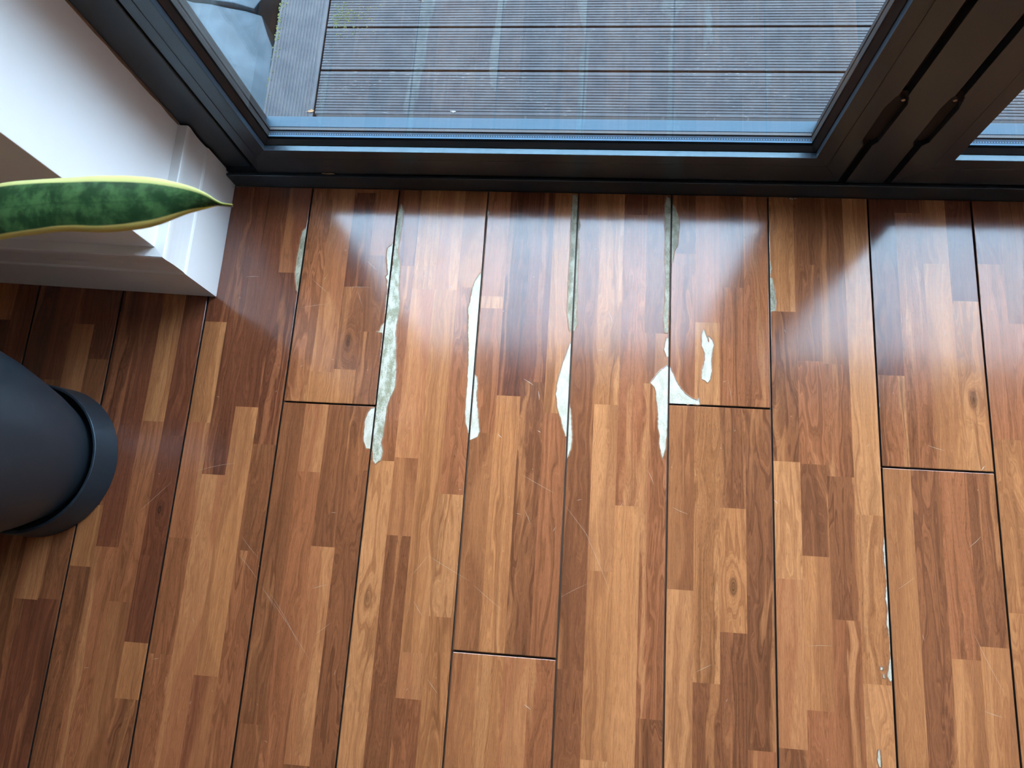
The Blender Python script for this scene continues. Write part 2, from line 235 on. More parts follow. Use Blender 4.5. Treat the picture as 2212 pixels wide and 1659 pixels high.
# ------------------------------------------------------------------ materials
def wood_material():
    m = Mat('laminate wood print')
    info = m.node('ShaderNodeObjectInfo')
    base = info.outputs['Color']
    seed = m.math('MULTIPLY', info.outputs['Random'], 37.0)
    tone = m.attr('tone')[1]
    split = m.attr('split')[2]
    fig = m.attr('figure')[2]
    streak = m.attr('streak')[2]
    knot = m.attr('knot')[2]
    sub = m.node('ShaderNodeVectorMath', operation='SUBTRACT')
    m.set(sub.inputs[0], m.pos()); m.set(sub.inputs[1], info.outputs['Location'])
    u, v, _ = m.sep(sub.outputs[0])
    # a knot somewhere on the strip bends the grain round it
    ku, kv = m.math('DIVIDE', u, 0.010), m.math('DIVIDE', m.math('ADD', v, 0.03), 0.026)
    kd = m.math('SQRT', m.math('ADD', m.math('MULTIPLY', ku, ku), m.math('MULTIPLY', kv, kv)))
    kn = m.math('MULTIPLY', m.smooth(kd, 0.25, 2.6, 1.0, 0.0), knot)
    # broad figure
    big = m.noise(m.comb(m.math('MULTIPLY', u, 34.0), m.math('MULTIPLY', v, 4.2), seed), 1.0, 2.0, 0.5, 0.6)
    wob = m.noise(m.comb(m.math('MULTIPLY', u, 12.0), m.math('MULTIPLY', v, 11.0), m.math('ADD', seed, 9.0)), 1.0, 2.0)
    f = m.math('ADD', m.math('MULTIPLY', u, m.smooth(fig, 0.0, 1.0, 90.0, 28.0)), m.math('MULTIPLY', big, m.math('ADD', 2.2, m.math('MULTIPLY', fig, 5.5))))
    f = m.math('ADD', f, m.math('MULTIPLY', wob, m.math('MULTIPLY', fig, 1.8)))
    f = m.math('ADD', f, m.math('MULTIPLY', kn, 2.2))
    ring_n = m.noise(m.comb(m.math('MULTIPLY', f, 1.6), m.math('MULTIPLY', v, 0.8), seed), 1.0, 3.0, 0.6)
    ring = m.smooth(ring_n, 0.40, 0.62)
    # two-tone heart and sap wood, boundary drifting along the strip
    edge = m.math('ADD', m.math('DIVIDE', u, 0.024), m.math('MULTIPLY', m.math('SUBTRACT', m.noise(m.comb(m.math('MULTIPLY', u, 6.0), m.math('MULTIPLY', v, 3.4), m.math('ADD', seed, 3.0)), 1.0, 1.0), 0.5), 5.5))
    two = m.math('MULTIPLY', m.smooth(edge, -0.22, 0.30), split)
    amt = m.math('ADD', m.math('MULTIPLY', ring, m.math('ADD', 0.42, m.math('MULTIPLY', fig, 0.36))), 0.0)
    soft = m.math('MULTIPLY', m.smooth(big, 0.42, 0.70), 0.30)
    mixf = m.math('MAXIMUM', m.math('MAXIMUM', amt, soft), two, clamp=True)
    c = m.mix(mixf, base, tone)
    # narrow pale sapwood streaks and broad dark heart bands running along the strip
    sap = m.attr('sap')[1]
    s1 = m.noise(m.comb(m.math('ADD', m.math('MULTIPLY', u, 48.0), m.math('MULTIPLY', big, 2.4)), m.math('MULTIPLY', v, 1.3), m.math('ADD', seed, 17.0)), 1.0, 1.0)
    c = m.mix(m.math('MULTIPLY', m.smooth(s1, 0.57, 0.66), 0.62), c, sap)
    s2 = m.noise(m.comb(m.math('ADD', m.math('MULTIPLY', u, 62.0), m.math('MULTIPLY', big, 3.0)), m.math('MULTIPLY', v, 1.9), m.math('ADD', seed, 23.0)), 1.0, 1.0)
    c = m.mix(m.math('MULTIPLY', m.smooth(s2, 0.57, 0.68), 0.34), c, m.mix(0.35, tone, (0.02, 0.009, 0.005)))
    # long dark streaks
    st = m.noise(m.comb(m.math('ADD', m.math('MULTIPLY', u, 190.0), m.math('MULTIPLY', big, 5.0)), m.math('MULTIPLY', v, 1.5), m.math('ADD', seed, 5.0)), 1.0, 2.0)
    stf = m.math('MULTIPLY', m.smooth(st, 0.52, 0.70), m.math('ADD', 0.09, m.math('MULTIPLY', streak, 0.45)))
    c = m.mix(stf, c, m.mix(0.42, tone, (0.012, 0.006, 0.004)))
    # finer growth lines following the same figure
    fine = m.noise(m.comb(m.math('MULTIPLY', f, 6.5), m.math('MULTIPLY', v, 2.0), m.math('ADD', seed, 11.0)), 1.0, 2.0, 0.6)
    c = m.mix(1.0, c, m.comb(m.smooth(fine, 0.30, 0.70, 0.87, 1.09), m.smooth(fine, 0.30, 0.70, 0.85, 1.10), m.smooth(fine, 0.30, 0.70, 0.83, 1.11)), 'MULTIPLY')
    # fibre and pores
    fib = m.noise(m.comb(m.math('MULTIPLY', u, 1500.0), m.math('MULTIPLY', v, 46.0), seed), 1.0, 3.0, 0.65)
    c = m.mix(1.0, c, m.comb(*[m.smooth(fib, 0.22, 0.78, 0.79, 1.18)] * 3), 'MULTIPLY')
    por = m.noise(m.comb(m.math('MULTIPLY', u, 1900.0), m.math('MULTIPLY', v, 120.0), m.math('ADD', seed, 2.0)), 1.0, 1.0)
    c = m.mix(m.math('MULTIPLY', m.smooth(por, 0.60, 0.74), m.math('ADD', 0.24, m.math('MULTIPLY', streak, 0.30))), c, (0.018, 0.009, 0.006))
    # knot heart
    kr = m.noise(m.comb(m.math('MULTIPLY', kd, 7.0), wob, seed), 1.0, 1.0)
    c = m.mix(m.math('MULTIPLY', m.math('MULTIPLY', m.smooth(kd, 0.2, 1.0, 1.0, 0.0), knot), m.smooth(kr, 0.2, 0.7, 0.9, 0.35)), c, (0.022, 0.010, 0.006))
    m.set('Base Color', c)
    pr = m.noise(m.pos(), 9.0, 3.0)
    m.set('Roughness', m.smooth(pr, 0.3, 0.7, 0.135, 0.175))
    m.set('IOR', 1.62)
    m.bump(m.noise(m.pos(), 260.0, 2.0), 0.02, 0.0006)
    return m.m

WOOD = wood_material()

def paper_material():
    m = Mat('exposed board core')
    info = m.node('ShaderNodeObjectInfo')
    tone = m.attr('tone')[1]
    dirt = m.attr('dirt')[2]
    p = m.pos(); x, y, z = m.sep(p)
    n1 = m.noise(m.comb(m.math('MULTIPLY', x, 1.0), m.math('MULTIPLY', y, 0.45), 3.0), 75.0, 5.0, 0.65)
    n2 = m.noise(p, 420.0, 3.0, 0.6)
    f = m.math('MULTIPLY', m.smooth(m.math('ADD', m.math('MULTIPLY', n1, 0.7), m.math('MULTIPLY', n2, 0.3)), 0.40, 0.60), dirt)
    m.set('Base Color', m.mix(f, info.outputs['Color'], tone)).set('Roughness', 0.5).set('IOR', 1.4)
    m.bump(n1, 0.4, 0.0008)
    return m.m

PAPER = paper_material()
CORE = plain('plank core', (0.020, 0.012, 0.009), 0.7)
RIM = None

def frame_material():
    m = Mat('anthracite powder coat')
    p = m.pos()
    n = m.noise(p, 900.0, 2.0)
    d = m.noise(p, 60.0, 4.0, 0.7)
    c = m.mix(m.smooth(n, 0.35, 0.7), (0.021, 0.026, 0.035), (0.028, 0.034, 0.045))
    c = m.mix(m.smooth(d, 0.66, 0.76, 0.0, 0.25), c, (0.075, 0.070, 0.062))
    m.set('Base Color', c).set('Roughness', 0.30).set('IOR', 1.66)
    m.set('Specular Tint', (0.62, 0.88, 1.0))
    m.bump(n, 0.05, 0.0002)
    return m.m

FRAME = frame_material()
RUBBER = plain('black rubber gasket', (0.006, 0.006, 0.007), 0.55, speckle=0.12)
CHANNEL = plain('black channel', (0.006, 0.0055, 0.005), 0.7)
METAL = plain('zinc screw', (0.32, 0.29, 0.25), 0.38, 0.8)
RUSTY = plain('weathered screw', (0.13, 0.13, 0.13), 0.45, 0.6)

def spacer_material():
    m = Mat('perforated aluminium spacer')
    x, y, z = m.sep(m.pos())
    a = m.math('PINGPONG', m.math('MULTIPLY', x, 420.0), 1.0)
    dot = m.smooth(a, 0.45, 0.65)
    row = m.smooth(m.math('ABSOLUTE', m.math('SUBTRACT', y, 0.0362)), 0.0010, 0.0013, 1.0, 0.0)
    back = m.smooth(y, 0.0334, 0.0338)
    c = m.mix(back, (0.05, 0.09, 0.135), (0.012, 0.016, 0.024))
    c = m.mix(m.math('MULTIPLY', row, dot), c, (0.055, 0.095, 0.14))
    m.set('Base Color', c).set('Roughness', 0.45).set('IOR', 1.28)
    m.set('Specular Tint', (0.5, 0.8, 1.0))
    return m.m

SPACER = spacer_material()

def glass_material():
    m = bpy.data.materials.new('window glass')
    m.use_nodes = True
    t = m.node_tree; t.nodes.clear()
    out = t.nodes.new('ShaderNodeOutputMaterial')
    tr = t.nodes.new('ShaderNodeBsdfTransparent'); tr.inputs[0].default_value = (0.955, 0.975, 0.975, 1)
    gl = t.nodes.new('ShaderNodeBsdfGlossy'); gl.inputs['Roughness'].default_value = 0.0
    mx = t.nodes.new('ShaderNodeMixShader')
    g = t.nodes.new('ShaderNodeNewGeometry')
    dp = t.nodes.new('ShaderNodeVectorMath'); dp.operation = 'DOT_PRODUCT'
    t.links.new(g.outputs['Incoming'], dp.inputs[0]); t.links.new(g.outputs['Normal'], dp.inputs[1])
    def mt(op, a, b=None):
        n = t.nodes.new('ShaderNodeMath'); n.operation = op
        for i, v in enumerate((a, b)):
            if v is None: continue
            if isinstance(v, (int, float)): n.inputs[i].default_value = v
            else: t.links.new(v, n.inputs[i])
        return n.outputs[0]
    k = mt('POWER', mt('SUBTRACT', 1.0, mt('ABSOLUTE', dp.outputs['Value'])), 5.0)
    fac = mt('ADD', 0.042, mt('MULTIPLY', k, 0.95))
    t.links.new(fac, mx.inputs[0]); t.links.new(tr.outputs[0], mx.inputs[1]); t.links.new(gl.outputs[0], mx.inputs[2])
    t.links.new(mx.outputs[0], out.inputs['Surface'])
    return m

GLASS = glass_material()

def paint_material(name, col, warm):
    m = Mat(name)
    p = m.pos()
    n = m.noise(p, 14.0, 4.0)
    n2 = m.noise(p, 380.0, 2.0)
    c = m.mix(m.smooth(n, 0.35, 0.7, 0.0, 0.5), col, warm)
    m.set('Base Color', c).set('Roughness', 0.55)
    m.bump(n2, 0.06, 0.0006)
    return m.m

WALL = paint_material('white wall paint', (0.92, 0.885, 0.86), (0.90, 0.86, 0.83))
GLOSSW = plain('white satin woodwork paint', (0.84, 0.81, 0.785), 0.32)
WARM = paint_material('warm beige wall paint', (0.42, 0.28, 0.175), (0.38, 0.25, 0.155))  # unseen walls, colour chosen to darken and warm the bounced light
CEIL = plain('ceiling paint', (0.78, 0.71, 0.62), 0.8)  # unseen ceiling, warmed to tint the bounced light too
CAULK = plain('dirty sealant', (0.16, 0.10, 0.065), 0.8, speckle=0.5, spscale=160)

def deck_material():
    m = Mat('weathered grooved decking')
    p = m.pos(); x, y, z = m.sep(p)
    n = m.noise(p, 24.0, 5.0, 0.65)
    c = m.mix(m.smooth(n, 0.3, 0.75), (0.011, 0.010, 0.0105), (0.028, 0.026, 0.025))
    along = m.attr('along')[2]
    a = m.math('ADD', m.math('MULTIPLY', x, m.math('SUBTRACT', 1.0, along)), m.math('MULTIPLY', y, along))
    b = m.math('ADD', m.math('MULTIPLY', y, m.math('SUBTRACT', 1.0, along)), m.math('MULTIPLY', x, along))
    w = m.noise(m.comb(m.math('MULTIPLY', a, 46.0), m.math('MULTIPLY', b, 420.0), 1.0), 1.0, 2.0, 0.7)
    patch = m.noise(m.comb(m.math('MULTIPLY', a, 3.0), m.math('MULTIPLY', b, 9.0), 4.0), 1.0, 1.0)
    wear = m.attr('wear')[2]
    wf = m.math('MULTIPLY', m.math('MULTIPLY', m.smooth(w, 0.62, 0.72), m.smooth(patch, 0.40, 0.62)), wear)
    c = m.mix(wf, c, (0.20, 0.18, 0.155))
    m.set('Base Color', c).set('Roughness', 0.42).set('IOR', 1.38)
    m.set('Specular Tint', (0.75, 0.88, 1.0))
    m.bump(m.noise(p, 700.0, 2.0), 0.25, 0.0006)
    return m.m

DECK = deck_material()

def moss_material():
    m = Mat('moss'); n = m.noise(m.pos(), 260.0, 3.0)
    m.set('Base Color', m.mix(n, (0.045, 0.06, 0.015), (0.16, 0.17, 0.04))).set('Roughness', 0.9)
    return m.m

MOSS = moss_material()

def stone_material():
    m = Mat('grey blue natural stone')
    p = m.pos()
    n = m.noise(p, 9.0, 6.0, 0.6, 0.5); n2 = m.noise(p, 150.0, 3.0)
    c = m.mix(m.smooth(n, 0.35, 0.7), (0.010, 0.018, 0.023), (0.030, 0.044, 0.054))
    m.set('Base Color', c).set('Roughness', 0.55).set('IOR', 1.33)
    m.set('Specular Tint', (0.7, 0.88, 1.0))
    m.bump(n, 0.6, 0.006)
    return m.m

STONE = stone_material()

def leaf_material():
    m = Mat('variegated leaf')
    uv = m.node('ShaderNodeUVMap'); uv.uv_map = 'UVMap'
    u, v, _ = m.sep(uv.outputs[0])
    au = m.math('ABSOLUTE', m.math('SUBTRACT', m.math('MULTIPLY', u, 2.0), 1.0))
    wob = m.noise(m.comb(m.math('MULTIPLY', u, 1.5), m.math('MULTIPLY', v, 9.0), 0.3), 1.0, 3.0)
    wid = m.math('ADD', m.smooth(v, 0.3, 0.75, 0.78, 0.66), m.math('MULTIPLY', wob, 0.10))
    mg = m.smooth(m.math('SUBTRACT', au, wid), -0.02, 0.03)
    band = m.noise(m.comb(m.math('MULTIPLY', u, 3.0), m.math('MULTIPLY', v, 26.0), 1.0), 1.0, 4.0, 0.65)
    fine = m.noise(m.comb(m.math('MULTIPLY', u, 90.0), m.math('MULTIPLY', v, 6.0), 1.0), 1.0, 2.0)
    g = m.mix(m.smooth(band, 0.38, 0.68), (0.016, 0.055, 0.018), (0.075, 0.17, 0.055))
    g = m.mix(m.math('MULTIPLY', m.smooth(fine, 0.5, 0.75), 0.25), g, (0.06, 0.17, 0.07))
    mid = m.smooth(m.math('ABSOLUTE', m.math('SUBTRACT', u, 0.5)), 0.0, 0.035, 0.35, 0.0)
    g = m.mix(mid, g, (0.012, 0.05, 0.02))
    ye = m.mix(m.smooth(u, 0.25, 0.75), (0.80, 0.62, 0.20), (0.50, 0.49, 0.17))
    m.set('Base Color', m.mix(mg, g, ye)).set('Roughness', 0.38).set('IOR', 1.45)
    m.set('Subsurface Weight', 0.12)
    m.p.inputs['Subsurface Radius'].default_value = (0.01, 0.014, 0.004)
    m.p.inputs['Subsurface Scale'].default_value = 0.2
    return m.m

LEAFM = leaf_material()

def pot_material():
    m = Mat('matte black pot plastic')
    p = m.pos()
    n = m.noise(p, 30.0, 5.0, 0.7); s = m.noise(p, 700.0, 2.0)
    c = m.mix(m.smooth(n, 0.62, 0.74, 0.0, 0.55), (0.018, 0.024, 0.031), (0.048, 0.055, 0.064))
    m.set('Base Color', c).set('Roughness', 0.42).set('IOR', 1.5)
    m.set('Specular Tint', (0.55, 0.8, 1.0))
    m.bump(s, 0.12, 0.0004)
    return m.m

POT = pot_material()
SOIL = plain('potting soil', (0.03, 0.02, 0.013), 0.95, speckle=0.6, spscale=120)

# ------------------------------------------------------------------ floor: planks > strips, peeled patches
TONES = {  # light and dark print colour of each strip tone (as reflectance)
    'A': (lin(193, 128, 81), lin(150, 92, 55)),
    'B': (lin(178, 114, 70), lin(136, 82, 48)),
    'C': (lin(161, 97, 61), lin(120, 69, 42)),
    'D': (lin(140, 84, 52), lin(102, 59, 37)),
    'E': (lin(124, 69, 45), lin(89, 49, 33)),
    'F': (lin(102, 57, 39), lin(71, 40, 28)),
}
CONTRAST = {'A': 'D', 'B': 'D', 'C': 'A', 'D': 'B', 'E': 'B', 'F': 'C'}

def set_wood(o, spec):
    t = spec[0]; f = spec[1] if len(spec) > 1 else ''
    a, b = TONES[t]
    j = random.uniform(0.93, 1.07)
    if f in 'dl' and f:
        o2 = TONES[CONTRAST[t]][0]
        if f == 'l': o2 = TONES['A'][0]
        a, b = (a, tuple(0.42 * x + 0.58 * y for x, y in zip(a, o2)))
        if random.random() < 0.5 and f == 'd': a, b = b, a
    o.color = (*[x * j for x in a], 1.0)
    o['tone'] = [float(x * j) for x in b]
    o['sap'] = [float(x) for x in TONES[{'A': 'A', 'B': 'A', 'C': 'A', 'D': 'B', 'E': 'C', 'F': 'D'}[t]][0]]
    o['split'] = {'d': 0.95, 'l': 0.9}.get(f, 0.0)
    o['figure'] = {'c': 1.0, 'n': 0.7, 'd': 0.35}.get(f, random.uniform(0.15, 0.75))
    o['streak'] = {'k': 1.0, 's': 0.35}.get(f, random.uniform(0.0, 0.35))
    o['knot'] = 1.0 if f == 'n' else 0.0

GAP = 0.0018      # half a joint between planks
TOPZ = 0.0
SKIN = 0.0007      # thickness of the printed skin
floor = box('floor', -3.3, 3.3, -4.6, 0.06, -0.16, -0.0092, plain('screed under the planks', (0.16, 0.085, 0.05), 0.5))  # base slab, given a wood colour for the light it bounces
tag(floor, 'dark wood-effect laminate floor with pale peeled joints in front of the glass door', 'floor', 'structure')

def strip_mesh(x0, x1, y0, y1, left, right, end0, end1):
    """flat printed strip with a tiny chamfer on sides that are plank edges (y0 > y1)"""
    c = 0.0009
    xa, xb = x0 + (c if left else 0), x1 - (c if right else 0)
    ya, yb = y0 - (c if end0 else 0), y1 + (c if end1 else 0)
    z0, z1, zm = -SKIN, 0.0, -0.00055
    ocx, ocy = (x0 + x1) / 2, (y0 + y1) / 2
    vs = []
    for (X0, X1, Y0, Y1, Z) in ((x0, x1, y0, y1, z0), (x0, x1, y0, y1, zm), (xa, xb, ya, yb, z1)):
        vs += [(X0 - ocx, Y1 - ocy, Z), (X1 - ocx, Y1 - ocy, Z), (X1 - ocx, Y0 - ocy, Z), (X0 - ocx, Y0 - ocy, Z)]
    fs = [[3, 2, 1, 0], [8, 9, 10, 11]]
    for l in (0, 4):
        for i in range(4):
            j = (i + 1) % 4
            fs.append([l + i, l + j, l + 4 + j, l + 4 + i])
    return vs, fs, (ocx, ocy, TOPZ)

def resample(pts, step=0.004, jit=0.0006):
    """ragged outline: points added between the traced ones with a little jitter, never crossing itself"""
    for j in (jit, jit * 0.6, jit * 0.3, 0.0):
        out = ragged(pts, step, j)
        if not crosses(out): return out
    return out

def crosses(p):
    o = lambda a, b, c: (b[0] - a[0]) * (c[1] - a[1]) - (b[1] - a[1]) * (c[0] - a[0])
    n = len(p)
    for i in range(n):
        a, b = p[i], p[(i + 1) % n]
        lo, hi = min(a[1], b[1]), max(a[1], b[1])
        for k in range(i + 2, n):
            if i == 0 and k == n - 1: continue
            c, d = p[k], p[(k + 1) % n]
            if max(c[1], d[1]) < lo or min(c[1], d[1]) > hi: continue
            if o(a, b, c) * o(a, b, d) < 0 and o(c, d, a) * o(c, d, b) < 0: return True
    return False

def ragged(pts, step, jit):
    out = []
    n = len(pts)
    for i in range(n):
        a, b = Vector(pts[i]), Vector(pts[(i + 1) % n])
        k = max(1, int((b - a).length / step))
        for q in range(k):
            p = a.lerp(b, q / k)
            if q: p += Vector((random.uniform(-jit, jit), random.uniform(-jit, jit)))
            out.append((p.x, p.y))
    return out

patch_of = {}
for kind, row, pts in PATCHES:
    patch_of.setdefault(row, []).append((kind, resample(pts)))

def fill_poly(pts, z0, z1):
    """closed prism from a ragged (possibly concave) outline"""
    bm = bmesh.new()
    top = [bm.verts.new((x, y, z1)) for x, y in pts]
    f = bm.faces.new(top)
    ret = bmesh.ops.extrude_face_region(bm, geom=[f])
    for v in [g for g in ret['geom'] if isinstance(g, bmesh.types.BMVert)]:
        v.co.z = z0
    bmesh.ops.recalc_face_normals(bm, faces=bm.faces[:])
    return bm

# three more rows to the right, just outside the photograph
rnd = random.Random(5)
for i in range(3):
    xa = 0.774 + 0.1935 * i
    ye = -rnd.uniform(0.5, 1.25)
    cols = []
    for c in range(4):
        y, l = -0.0012, []
        while True:
            y -= rnd.uniform(0.18, 0.42)
            t = rnd.choice(['A', 'Bd', 'Cs', 'Dk', 'Dc', 'Cd', 'E'])
            l.append((max(y, ye), t))
            if y <= ye + 0.05: break
        cols.append(l)
    PLANKS.append((4 + i, xa, xa + 0.1935, -0.0012, ye, cols))

cut_jobs = []
plank_objs = []
for (row, x0, x1, top, bot, cols) in PLANKS:
    X0, X1, Y0, Y1 = x0 + GAP, x1 - GAP, top - (GAP if top < -0.01 else 0), bot + GAP
    body = box('plank', X0, X1, Y1, Y0, -0.009, -SKIN - 0.00005, CORE, floor)
    cutters = []
    for kind, pts in patch_of.get(row, []):
        cy = sum(p[1] for p in pts) / len(pts)
        if not (Y1 < cy < Y0): continue
        cl = [(min(max(x, X0), X1), min(max(y, Y1), Y0)) for x, y in pts]
        q = bm_obj('peeled_patch', fill_poly(cl, -SKIN - 0.00004, -0.00036), PAPER, body)
        q['label'] = {'w': 'bare white patch where the skin has peeled', 's': 'bare pale patch stained with mould', 'g': 'bare grey-green stained patch'}[kind]
        q.color = {'w': (0.62, 0.565, 0.46, 1), 's': (0.56, 0.515, 0.41, 1), 'g': (0.40, 0.36, 0.26, 1)}[kind]
        q['tone'] = {'w': [0.40, 0.33, 0.22], 's': [0.24, 0.22, 0.13], 'g': [0.17, 0.14, 0.08]}[kind]
        q['dirt'] = {'w': 0.7, 's': 0.95, 'g': 0.9}[kind]
        cutters.append(pts)
    for c, lst in enumerate(cols):
        a, b = X0 + (X1 - X0) * c / 4, X0 + (X1 - X0) * (c + 1) / 4
        y = Y0
        for i, (ye, spec) in enumerate(lst):
            ye = Y1 if i == len(lst) - 1 else ye
            vs, fs, org = strip_mesh(a, b, y, ye, c == 0, c == 3, i == 0 and top < -0.01, i == len(lst) - 1)
            s = mesh_obj('strip', vs, fs, WOOD, body)
            s.location = org
            set_wood(s, spec)
            for pts in cutters:
                if min(p[0] for p in pts) < b and max(p[0] for p in pts) > a and min(p[1] for p in pts) < y and max(p[1] for p in pts) > ye:
                    cut_jobs.append((s, pts))
            y = ye

# the peeled patches are cut out of the printed skin
tmp = []
for s, pts in cut_jobs:
    bm = fill_poly(pts, -0.004, 0.004)
    me = bpy.data.meshes.new('cutter'); bm.to_mesh(me); bm.free()
    k = bpy.data.objects.new('cutter', me); COL.objects.link(k)
    md = s.modifiers.new('cut', 'BOOLEAN'); md.operation = 'DIFFERENCE'; md.solver = 'EXACT'; md.object = k
    tmp.append((s, k))
bpy.context.view_layer.update()
dg = bpy.context.evaluated_depsgraph_get()
done = {}
for s, k in tmp:
    if s.name in done: continue
    done[s.name] = bpy.data.meshes.new_from_object(s.evaluated_get(dg))
for s, k in tmp:
    if s.name in done and s.modifiers:
        s.modifiers.clear(); s.data = done[s.name]
        s.data.name = 'strip'
for s, k in tmp:
    me = k.data; bpy.data.objects.remove(k); bpy.data.meshes.remove(me)

# thin ragged lip of lifted print round each peeled patch
def ribbon(pts, w0, w1, z0, z1):
    n = len(pts)
    area = sum(pts[i][0] * pts[(i + 1) % n][1] - pts[(i + 1) % n][0] * pts[i][1] for i in range(n))
    sgn = 1 if area > 0 else -1
    vs, fs = [], []
    for i in range(n):
        a, b, c = Vector(pts[i - 1]), Vector(pts[i]), Vector(pts[(i + 1) % n])
        t = (c - a)
        t = t.normalized() if t.length > 1e-7 else Vector((1, 0))
        nn = Vector((t.y, -t.x)) * sgn
        vs.append((b.x + nn.x * w0, b.y + nn.y * w0, z0)); vs.append((b.x + nn.x * w1, b.y + nn.y * w1, z1))
    return vs, n

LIP = Mat('lifted print edge')
ln = LIP.noise(LIP.pos(), 160.0, 3.0)
LIP.set('Base Color', LIP.mix(ln, lin(104, 64, 42), lin(168, 112, 78))).set('Roughness', 0.3)
LIP = LIP.m
STAIN = plain('brown stained paper', (0.30, 0.225, 0.13), 0.6, speckle=0.5, spscale=400)
rows_x = {r: (a + GAP, b - GAP) for r, a, b, *_ in PLANKS}
for o in [o for o in COL.objects if o.name.startswith('peeled_patch')]:
    pass
for (row, x0, x1, top, bot, cols) in PLANKS:
    X0, X1 = x0 + GAP, x1 - GAP
    for kind, pts in patch_of.get(row, []):
        cy = sum(p[1] for p in pts) / len(pts)
        if not (bot < cy < top): continue
        vs, n = ribbon(pts, 0.0, random.uniform(0.0014, 0.0024), 0.00038, 0.00004)
        keep = [X0 + 0.001 < pts[i][0] < X1 - 0.001 and bot + 0.001 < pts[i][1] < top for i in range(n)]
        fs = [[2 * i, 2 * ((i + 1) % n), 2 * ((i + 1) % n) + 1, 2 * i + 1] for i in range(n) if keep[i] and keep[(i + 1) % n]]
        if not fs: continue
        par = [o for o in floor.children if o.name.startswith('plank') and min(v.co.x for v in o.data.vertices) - 1e-4 < pts[0][0] + 0.002 and max(v.co.x for v in o.data.vertices) > sum(p[0] for p in pts) / n and min(v.co.y for v in o.data.vertices) < cy < max(v.co.y for v in o.data.vertices) and min(v.co.x for v in o.data.vertices) < sum(p[0] for p in pts) / n]
        l = mesh_obj('lifted_edge', vs, fs, LIP, par[0] if par else floor)
        iv, n = ribbon(pts, 0.0, -random.uniform(0.0008, 0.0013), -0.00034, -0.00034)
        ok = [random.random() < 0.8 for i in range(n)]
        ifs = [[2 * i, 2 * ((i + 1) % n), 2 * ((i + 1) % n) + 1, 2 * i + 1] for i in range(n) if keep[i] and keep[(i + 1) % n] and ok[i // 3]]
        if ifs:
            r = mesh_obj('stained_rim', iv, ifs, STAIN, par[0] if par else floor)
            bm = bmesh.new(); bm.from_mesh(r.data)
            bmesh.ops.delete(bm, geom=[v for v in bm.verts if not v.link_faces], context='VERTS')
            bm.to_mesh(r.data); bm.free()
        bm = bmesh.new(); bm.from_mesh(l.data)
        bmesh.ops.delete(bm, geom=[v for v in bm.verts if not v.link_faces], context='VERTS')
        bm.to_mesh(l.data); bm.free()

# planks outside the photograph's frame, whole boards without cut strips
def whole_plank(x0, x1, y0, y1, tone):
    p = box('plank', x0 + GAP, x1 - GAP, y1 + GAP, y0 - GAP, -0.009, 0.0, WOOD, floor)
    cx, cy = (x0 + x1) / 2, (y0 + y1) / 2
    for v in p.data.vertices: v.co.x -= cx; v.co.y -= cy
    p.location = (cx, cy, 0)
    set_wood(p, tone)
ends = {}
for (row, x0, x1, top, bot, cols) in PLANKS: ends[row] = (x0, x1, bot)
for row, (x0, x1, bot) in ends.items():
    y = bot
    while y > -3.0:
        whole_plank(x0, x1, y, y - 1.285, random.choice(['Ck', 'Dd', 'Cc', 'Bd'])); y -= 1.285
for i in range(4, 7):
    x0 = 0.774 + 0.1935 * (i - 1)
    y = -0.0012; first = True
    while y > -3.0:
        L = random.uniform(0.5, 1.25) if first else 1.285
        whole_plank(x0, x0 + 0.1935, y, y - L, random.choice(['Ck', 'Dd', 'Cc', 'Ds'])); y -= L; first = False
for i in range(1, 5):
    x1 = -1.535 - 0.1915 * (i - 1)
    y = -0.20; first = True
    while y > -3.0:
        L = random.uniform(0.5, 1.25) if first else 1.285
        whole_plank(x1 - 0.1915, x1, y, y - L, random.choice(['Ek', 'Dd', 'Ec', 'Ds'])); y -= L; first = False

# fine white scratches in the lacquer
vs, fs = [], []
def scratch(ax, ay, bx, by, w):
    d = Vector((bx - ax, by - ay)); L = d.length
    if L < 1e-5: return
    n = Vector((-d.y, d.x)) / L
    k = max(2, int(L / 0.02)); bow = random.uniform(-0.03, 0.03) * L
    b0 = len(vs)
    for i in range(k + 1):
        t = i / k
        ww = w * (0.25 + 0.75 * math.sin(math.pi * t))
        c = Vector((ax, ay)) + d * t + n * (bow * math.sin(math.pi * t))
        for s in (-1, 1): vs.append((c.x + n.x * ww * s, c.y + n.y * ww * s, 0.00012))
    for i in range(k):
        fs.append([b0 + 2 * i, b0 + 2 * i + 1, b0 + 2 * i + 3, b0 + 2 * i + 2])
for s in SCRATCHES: scratch(*s, 0.00018 if math.hypot(s[2] - s[0], s[3] - s[1]) > 0.03 else 0.0006)
for i in range(70):
    x, y = random.uniform(-1.1, 0.62), random.uniform(-1.1, -0.05)
    a, L = random.uniform(0, math.pi), random.choice([0.003, 0.004, 0.006, 0.01, 0.03])
    scratch(x, y, x + L * math.cos(a), y + L * math.sin(a), 0.00028)
sc = mesh_obj('scratches', vs, fs, plain('scratch white', (0.46, 0.34, 0.25), 0.6), floor)
sc['kind'] = 'stuff'

